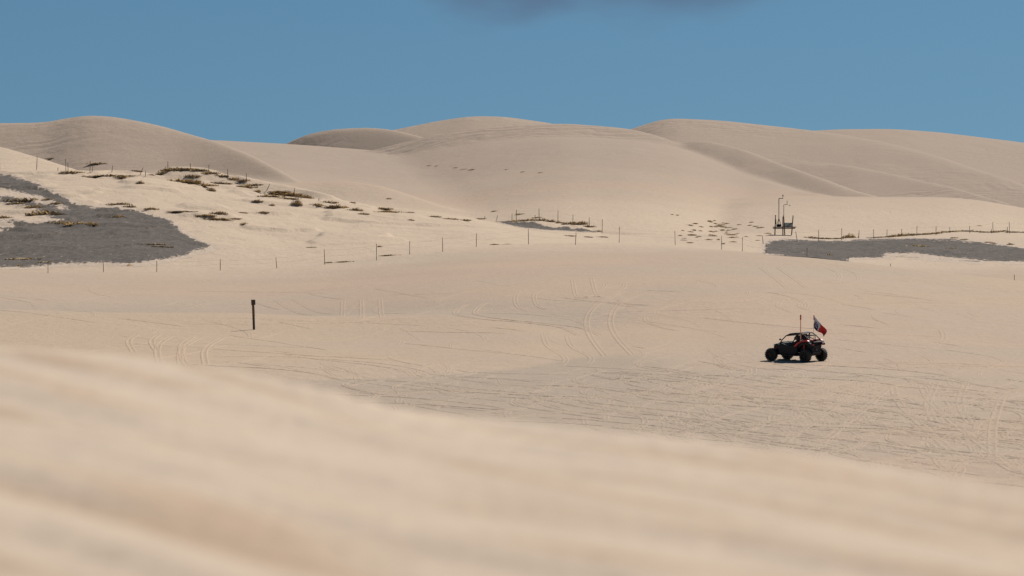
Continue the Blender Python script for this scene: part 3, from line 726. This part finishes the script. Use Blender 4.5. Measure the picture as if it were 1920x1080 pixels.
# settle it on the local slope
def gz(x, y): return float(zat(g.x + x, g.y + y))
nx = (gz(.8, 0) - gz(-.8, 0)) / 1.6; ny = (gz(0, .8) - gz(0, -.8)) / 1.6
up = Vector((-nx, -ny, 1)).normalized()
fw = Vector((math.cos(BUG_YAW), math.sin(BUG_YAW), 0)); fw = (fw - up * fw.dot(up)).normalized()
lf = up.cross(fw)
bug = empty('dune_buggy', g)
bug.rotation_euler = Matrix((fw, lf, up)).transposed().to_euler()
bug.location = g + up * -0.015; bug.scale = (.955, .955, .955)
tag(bug, 'black and red open dune buggy with whip antenna and flag on the sand', 'buggy')

def wheel(x, y, steer=0.0, R=.378, wd=.31):
    side = 1 if y > 0 else -1
    w = empty('wheel', (x, y, R)); w.parent = bug; w.rotation_euler = (0, 0, steer)
    bm = bmesh.new(); n = 30
    prof = [(.24, -.40), (.30, -.50), (.345, -.47), (.368, -.36), (.375, -.15), (.375, .15), (.368, .36), (.345, .47), (.30, .50), (.24, .40)]
    rings = []
    for k in range(n):
        a = 6.28318 * k / n
        rings.append([bm.verts.new((rr / .378 * R * math.cos(a), ww * wd, rr / .378 * R * math.sin(a))) for rr, ww in prof])
    for k in range(n):
        A, B = rings[k], rings[(k + 1) % n]
        for i in range(len(prof) - 1): bm.faces.new((A[i], A[i + 1], B[i + 1], B[i]))
        bm.faces.new((A[-1], A[0], B[0], B[-1]))
    ty = bm_obj('tyre', bm, RUBBER, w, True)
    bm = bmesh.new()
    for k in range(20):
        a = 6.28318 * k / 20; rot = Matrix.Rotation(-a, 3, 'Y')
        for yy, off in ((-.3, 0), (.0, .5), (.3, 0)):
            a2 = a + off * 6.28318 / 20
            c = Vector((math.cos(a2) * (R + .004), yy * wd, math.sin(a2) * (R + .004)))
            box(bm, c, (.028, wd * .24, .05), Matrix.Rotation(-a2, 3, 'Y'))
    tag(bm_obj('tread_lugs', bm, RUBBER, w), kind='stuff')
    bm = bmesh.new()
    rp = [(.245, -.40), (.245, .40), (.225, .42), (.21, .30), (.21, -.30), (.225, -.42)]
    rings = [[bm.verts.new((rr * math.cos(6.28318 * k / 24), ww * wd, rr * math.sin(6.28318 * k / 24))) for rr, ww in rp] for k in range(24)]
    for k in range(24):
        A, B = rings[k], rings[(k + 1) % 24]
        for i in range(len(rp)): bm.faces.new((A[i], A[(i + 1) % len(rp)], B[(i + 1) % len(rp)], B[i]))
    bm_obj('rim', bm, RIMMAT, w)
    for k in range(7):
        a = 6.28318 * k / 7; bm = bmesh.new()
        box(bm, (math.cos(a) * .125, side * wd * .26, math.sin(a) * .125), (.20, .03, .045), Matrix.Rotation(-a, 3, 'Y')); bm_obj('spoke', bm, RIMMAT, w)
    bm = bmesh.new(); bmesh.ops.create_cone(bm, cap_ends=True, segments=14, radius1=.06, radius2=.05, depth=.1, matrix=Matrix.Translation((0, side * wd * .28, 0)) @ Matrix.Rotation(math.pi / 2, 4, 'X'))
    bm_obj('hub', bm, RIMMAT, w); bm = bmesh.new()
    bmesh.ops.create_cone(bm, cap_ends=True, segments=24, radius1=.212, radius2=.212, depth=.02, matrix=Matrix.Translation((0, side * wd * .12, 0)) @ Matrix.Rotation(math.pi / 2, 4, 'X'))
    bm_obj('brake_disc', bm, RIMMAT, w)
    return w
WB, TK = 1.30, .765
for x, y, st in ((WB, TK, .22), (WB, -TK, .22), (-WB, TK, 0), (-WB, -TK, 0)): wheel(x, y, st)
def tubes(name, parent, mat, lst, smooth=True):
    for a in lst:
        bm = bmesh.new(); tube(bm, *a); bm_obj(name, bm, mat, parent, smooth)
# floor and tub
bm = bmesh.new(); prism(bm, [(1.15, .36), (1.3, .50), (.9, .52), (-.6, .52), (-1.15, .60), (-1.2, .46), (-.8, .34)], -.50, .50); bm_obj('chassis', bm, BLACKPL, bug, bevel=.02)
bm = bmesh.new()
prism(bm, [(.62, .50), (1.15, .50), (1.36, .60), (1.40, .76), (1.30, .94), (1.05, 1.06), (.72, 1.15), (.58, 1.06)], -.47, .47)
hood = bm_obj('hood', bm, BLACKPL, bug, bevel=.05)
bm = bmesh.new(); box(bm, (1.385, 0, .72), (.06, .5, .14)); bm_obj('grille', bm, BLACKMET, hood)
for sy in (-1, 1):
    bm = bmesh.new(); prism(bm, [(1.24, .92), (1.15, 1.0), (.95, 1.05), (.80, 1.0), (.76, .70), (.86, .74), (.98, .92)], sy * .40, sy * .68); bm_obj('front_fender', bm, BLACKPL, bug, bevel=.02)
    bm = bmesh.new(); box(bm, (1.355, sy * .34, .86), (.07, .2, .07)); bm_obj('headlight', bm, WHITEP, hood, bevel=.015)
    bm = bmesh.new(); prism(bm, [(.80, .46), (.84, .98), (.62, 1.10), (.20, .96), (-.30, .98), (-.58, 1.08), (-.62, .60), (-.45, .42)], sy * .56, sy * .69)
    door = bm_obj('door', bm, BLACKPL, bug, bevel=.03)
    bm = bmesh.new(); box(bm, (-.35, sy * .70, .90), (.14, .03, .035)); bm_obj('handle', bm, BLACKMET, door)
    bm = bmesh.new(); prism(bm, [(.55, .40), (-.55, .40), (-.60, .34), (.6, .34)], sy * .48, sy * .72); bm_obj('rock_slider', bm, BLACKMET, bug, bevel=.01)
    # red quarter panel sweeping up to the rear
    bm = bmesh.new(); prism(bm, [(-.36, .88), (-.46, 1.02), (-.66, 1.17), (-.98, 1.30), (-1.42, 1.31), (-1.50, 1.23), (-1.02, 1.20), (-.72, 1.08), (-.58, .92)], sy * .50, sy * .735)
    qp = bm_obj('quarter_panel', bm, RED, bug, bevel=.02)
    bm = bmesh.new(); prism(bm, [(-.86, 1.265), (-1.0, 1.30), (-1.08, 1.30), (-.94, 1.262)], sy * .66, sy * .742); bm_obj('decal', bm, WHITEP, qp)
    # rear fender, light
    bm = bmesh.new(); prism(bm, [(-.72, 1.06), (-1.0, 1.18), (-1.48, 1.2), (-1.66, 1.10), (-1.66, .98), (-1.3, 1.06), (-.95, 1.0), (-.75, .80)], sy * .38, sy * .70); bm_obj('rear_fender', bm, BLACKPL, bug, bevel=.02)
    bm = bmesh.new(); box(bm, (-1.66, sy * .46, 1.04), (.04, .2, .06)); bm_obj('tail_light', bm, RED, bug)
    # suspension
    tubes('front_arm', bug, BLACKMET, [([(1.15, sy * .35, .50), (WB, sy * .66, .40)], .026), ([(1.38, sy * .35, .50), (WB, sy * .66, .40)], .026), ([(1.25, sy * .38, .64), (WB, sy * .66, .50)], .022)])
    bm = bmesh.new(); tube(bm, [(-.42, sy * .52, .50), (-.9, sy * .58, .44), (-WB, sy * .64, .40)], .05); bm_obj('trailing_arm', bm, BLACKMET, bug)
    tubes('radius_rod', bug, RED, [([(-1.46, sy * .2, .48), (-WB - .02, sy * .66, .34)], .022), ([(-1.46, sy * .2, .60), (-WB - .02, sy * .66, .46)], .022)])
    bm = bmesh.new(); tube(bm, [(-1.08, sy * .60, .50), (-1.0, sy * .52, 1.14)], .045, 10); bm_obj('rear_shock', bm, RED, bug)
    bm = bmesh.new(); tube(bm, [(1.26, sy * .58, .46), (1.08, sy * .40, .98)], .04, 10); bm_obj('front_shock', bm, RED, bug)
# rear bodywork: engine bay and bed
bm = bmesh.new(); prism(bm, [(-.56, .56), (-.56, 1.06), (-.75, 1.17), (-1.50, 1.14), (-1.58, .98), (-1.52, .46), (-1.4, .36), (-.7, .36)], -.42, .42); bm_obj('rear_body', bm, BLACKPL, bug, bevel=.03)
bm = bmesh.new(); box(bm, (-1.56, 0, .56), (.07, .8, .06)); rb = bm_obj('rear_bumper', bm, BLACKMET, bug)
tubes('bumper_tube', rb, BLACKMET, [([(-1.50, -.36, .50), (-1.62, -.36, .95)], .022), ([(-1.50, .36, .50), (-1.62, .36, .95)], .022), ([(-1.62, -.40, .95), (-1.62, .40, .95)], .022)])
bm = bmesh.new(); tube(bm, [(-1.45, .12, .72), (-1.66, .12, .74)], .06, 12); bm_obj('exhaust', bm, STEEL, bug)
bm = bmesh.new(); prism(bm, [(-.60, 1.20), (-.66, 1.30), (-1.0, 1.27), (-1.0, 1.19)], -.42, .42); bm_obj('rear_deck', bm, RED, bug, bevel=.02)
# cage and roof
cr_ = .032; cage = empty('roll_cage', (0, 0, 0)); cage.parent = bug
for sy in (-1, 1):
    tubes('cage_tube', cage, BLACKMET, [([(.76, sy * .62, 1.06), (.56, sy * .61, 1.30), (.30, sy * .585, 1.53), (.02, sy * .57, 1.65), (-.45, sy * .56, 1.71), (-.80, sy * .55, 1.68), (-1.08, sy * .53, 1.56), (-1.36, sy * .50, 1.36), (-1.60, sy * .48, 1.18)], cr_)])
    tubes('cage_tube', cage, BLACKMET, [([(-.52, sy * .60, .98), (-.58, sy * .57, 1.40), (-.60, sy * .555, 1.70)], cr_)])
    tubes('cage_tube', cage, BLACKMET, [([(-.60, sy * .56, 1.42), (-1.12, sy * .52, 1.22)], cr_ * .8)])
    tubes('cage_tube', cage, BLACKMET, [([(-1.02, sy * .53, 1.58), (-1.05, sy * .50, 1.18)], cr_ * .8)])
tubes('cage_tube', cage, BLACKMET, [([(.30, -.585, 1.53), (.30, .585, 1.53)], cr_)]); tubes('cage_tube', cage, BLACKMET, [([(-.60, -.555, 1.70), (-.60, .555, 1.70)], cr_)]); tubes('cage_tube', cage, BLACKMET, [([(-1.08, -.53, 1.56), (-1.08, .53, 1.56)], cr_)])
tubes('cage_tube', cage, BLACKMET, [([(.70, -.62, 1.13), (.70, .62, 1.13)], cr_ * .8)]); tubes('cage_tube', cage, BLACKMET, [([(-.60, -.56, 1.42), (-.60, .56, 1.42)], cr_ * .8)]); tubes('cage_tube', cage, BLACKMET, [([(-1.60, -.48, 1.18), (-1.60, .48, 1.18)], cr_)])
tubes('cage_tube', cage, BLACKMET, [([(-.62, -.5, 1.66), (-1.05, .45, 1.24)], cr_ * .7)])

bm = bmesh.new(); prism(bm, [(.22, 1.575), (.0, 1.67), (-.45, 1.735), (-.80, 1.705), (-.80, 1.675), (-.45, 1.70), (.0, 1.635), (.24, 1.54)], -.535, .535); bm_obj('roof', bm, BLACKPL, bug, bevel=.01)
bm = bmesh.new(); prism(bm, [(-1.52, 1.20), (-1.72, 1.24), (-1.76, 1.19), (-1.55, 1.14)], -.50, .50); bm_obj('tail_spoiler', bm, BLACKPL, bug, bevel=.01)
bm = bmesh.new(); box(bm, (.59, .80, 1.31), (.05, .14, .1)); mi = bm_obj('side_mirror', bm, BLACKPL, bug, bevel=.01); tubes('mirror_stalk', mi, BLACKPL, [([(.62, .60, 1.28), (.60, .76, 1.30)], .015)])
for sy in (-1, 1):
    bm = bmesh.new()
    prism(bm, [(-.02, .56), (.02, .66), (-.32, .66), (-.46, 1.02), (-.50, 1.30), (-.58, 1.30), (-.56, 1.0), (-.46, .56)], sy * .30 - .22, sy * .30 + .22); seat = bm_obj('seat', bm, SEATMAT, bug, bevel=.04)
    bm = bmesh.new(); box(bm, (-.55, sy * .30, 1.42), (.10, .34, .30)); bm_obj('headrest', bm, SEATMAT, seat, bevel=.03)
bm = bmesh.new(); box(bm, (-.66, .12, 1.36), (.03, .70, .56)); bm_obj('rear_screen', bm, BLACKPL, bug)
bm = bmesh.new(); box(bm, (.58, 0, 1.0), (.2, 1.1, .2)); bm_obj('dashboard', bm, BLACKPL, bug, bevel=.04)
bm = bmesh.new()
c0 = Vector((.30, .30, 1.06)); ax_ = Vector((-.8, 0, .6)).normalized(); e1 = Vector((0, 1, 0)); e2 = ax_.cross(e1)
ring = [c0 + (e1 * math.cos(6.2832 * k / 16) + e2 * math.sin(6.2832 * k / 16)) * .17 for k in range(17)]
tube(bm, ring, .014, 6); sw = bm_obj('steering_wheel', bm, BLACKPL, bug)
tubes('steering_spoke', sw, BLACKPL, [([c0 - e1 * .16, c0 + e1 * .16], .012, 6)]); tubes('steering_column', sw, BLACKPL, [([c0, c0 - ax_ * .3], .02, 6)])
# whip antenna
bm = bmesh.new(); tube(bm, [(-.78, .54, 1.25), (-.775, .54, 1.9), (-.79, .545, 2.52)], .032, 8, .028); wa = bm_obj('whip_antenna', bm, ORANGE, bug)
bm = bmesh.new(); tube(bm, [(-.79, .545, 2.52), (-.80, .55, 2.82)], .046, 8, .042); bm_obj('antenna_tip', bm, RED, wa)
# flag whip and flag at the right rear
top = Vector((-.98, -.50, 2.74))
bm = bmesh.new(); tube(bm, [(-.94, -.50, 1.30), (-.94, -.50, 2.1), top - Vector((0, 0, .28))], .012, 6, .009); fp = bm_obj('flag_whip', bm, ORANGE, bug)
bm = bmesh.new(); tube(bm, [top - Vector((.0, 0, .28)), top], .036, 8, .034); bm_obj('whip_tip', bm, RED, fp)
ca, sa = math.cos(BUG_YAW), math.sin(BUG_YAW)
def world_dir(x, y): return Vector((x * ca + y * sa, -x * sa + y * ca, 0))      # scene direction to buggy axes
fly = world_dir(.93, -.36); side_ = world_dir(.36, .93)
NU, NV = 26, 14; fv = []; 
for i in range(NU + 1):
    a = i / NU
    for j in range(NV + 1):
        b = j / NV
        wave = .12 * math.sin(7.5 * a + 2.2 * b) * (0.25 + a) + .03 * math.sin(15 * a - 4 * b)
        p = top + Vector((0, 0, -.04 - .70 * b * (1 - .42 * a))) + fly * (.80 * a * (.92 - .12 * b) + .03 * math.sin(5 * b)) + side_ * wave + Vector((0, 0, -.86 * a ** 1.12 - .05 * math.sin(6 * a)))
        fv.append(p)
def band(name, lo, hi, mat):
    vs_, fs_ = [], []; idx = {}
    for i in range(NU):
        for j in range(NV):
            a = (i + .5) / NU; b = (j + .5) / NV
            kind = 'red_band' if a + .10 * (b - .5) > .52 else 'dark_band' if (b > .30 + .55 * a and a < .40) else 'white_band'
            if kind != name: continue
            q = []
            for k in (i * (NV + 1) + j, (i + 1) * (NV + 1) + j, (i + 1) * (NV + 1) + j + 1, i * (NV + 1) + j + 1):
                if k not in idx: idx[k] = len(vs_); vs_.append(fv[k])
                q.append(idx[k])
            fs_.append(q)
    o = mesh_obj(name, vs_, fs_, mat, flag, True)
    sm = o.modifiers.new('thickness', 'SOLIDIFY'); sm.thickness = .006; return o
flag = empty('flag', (0, 0, 0)); flag.parent = bug; flag['label'] = 'dark, white and red flag flying from the rear whip'
band('dark_band', -9, .34, FLAGBLUE); band('white_band', .34, .56, FLAGWHITE); band('red_band', .56, 9, FLAGRED)
bm = bmesh.new()
for i, j in ((2, 6), (4, 7), (6, 8), (3, 9), (5, 10), (7, 10), (2, 11)):
    c = fv[i * (NV + 1) + j]
    for sgn in (-1, 1):
        bmesh.ops.create_icosphere(bm, subdivisions=1, radius=.04, matrix=Matrix.Translation(c + side_ * .006 * sgn) @ Matrix.Diagonal((1, 1, 1, 1)))
tag(bm_obj('white_print', bm, FLAGWHITE, flag), kind='stuff')

# ------------------------------------------------------------------ driver
def skin_figure(name, joints, bones, mat, parent=None):
    me = bpy.data.meshes.new(name); names = list(joints)
    me.from_pydata([joints[n][0] for n in names], [(names.index(a), names.index(b)) for a, b in bones], [])
    me.update(); o = bpy.data.objects.new(name, me); COL.objects.link(o)
    if parent: o.parent = parent
    sk = o.modifiers.new('skin', 'SKIN'); ss = o.modifiers.new('sub', 'SUBSURF'); ss.levels = 1; ss.render_levels = 2
    if not me.skin_vertices: me.attributes.new('skin', 'FLOAT', 'POINT') if False else None
    layer_ = me.skin_vertices[0] if me.skin_vertices else None
    if layer_:
        for n, d in zip(names, layer_.data):
            r = joints[n][1]; d.radius = r if isinstance(r, tuple) else (r, r)
            d.use_root = (n == 'pelvis')
    me.materials.append(mat); return o
def make_driver():
    y = .30
    J = {'pelvis': ((-.28, y, .76), (.15, .17)), 'belly': ((-.33, y, .92), (.13, .16)), 'chest': ((-.37, y, 1.10), (.13, .18)), 'neck': ((-.36, y, 1.27), .06), 'head': ((-.33, y, 1.38), .085)}
    B = [('pelvis', 'belly'), ('belly', 'chest'), ('chest', 'neck'), ('neck', 'head')]
    for s, sg in (('l', 1), ('r', -1)):
        J['sh' + s] = ((-.36, y + sg * .19, 1.17), .07); J['el' + s] = ((-.12, y + sg * .26, 1.0), .05); J['wr' + s] = ((.13, y + sg * .17, 1.09), .035); J['ha' + s] = ((.22, y + sg * .15, 1.10), .04)
        B += [('chest', 'sh' + s), ('sh' + s, 'el' + s), ('el' + s, 'wr' + s), ('wr' + s, 'ha' + s)]
        J['kn' + s] = ((.17, y + sg * .13, .84), .075); J['an' + s] = ((.48, y + sg * .11, .60), .045); J['to' + s] = ((.62, y + sg * .11, .66), .04)
        B += [('pelvis', 'kn' + s), ('kn' + s, 'an' + s), ('an' + s, 'to' + s)]
    root = empty('person', bug.location); root.rotation_euler = bug.rotation_euler; root.scale = bug.scale
    tag(root, 'person in dark clothes and helmet seated at the wheel of the buggy', 'person')
    skin_figure('body', J, B, CLOTH, root)
    bm = bmesh.new(); bmesh.ops.create_uvsphere(bm, u_segments=20, v_segments=14, radius=.15, matrix=Matrix.Translation((-.33, y, 1.42)) @ Matrix.Diagonal((1.1, .92, 1.0, 1)))
    box(bm, (-.20, y, 1.33), (.14, .17, .10))
    hm = bm_obj('helmet', bm, HELMET, root, True)
    bm = bmesh.new(); box(bm, (-.19, y, 1.43), (.06, .2, .08)); bm_obj('visor', bm, BLACKMET, hm, bevel=.02)
make_driver()
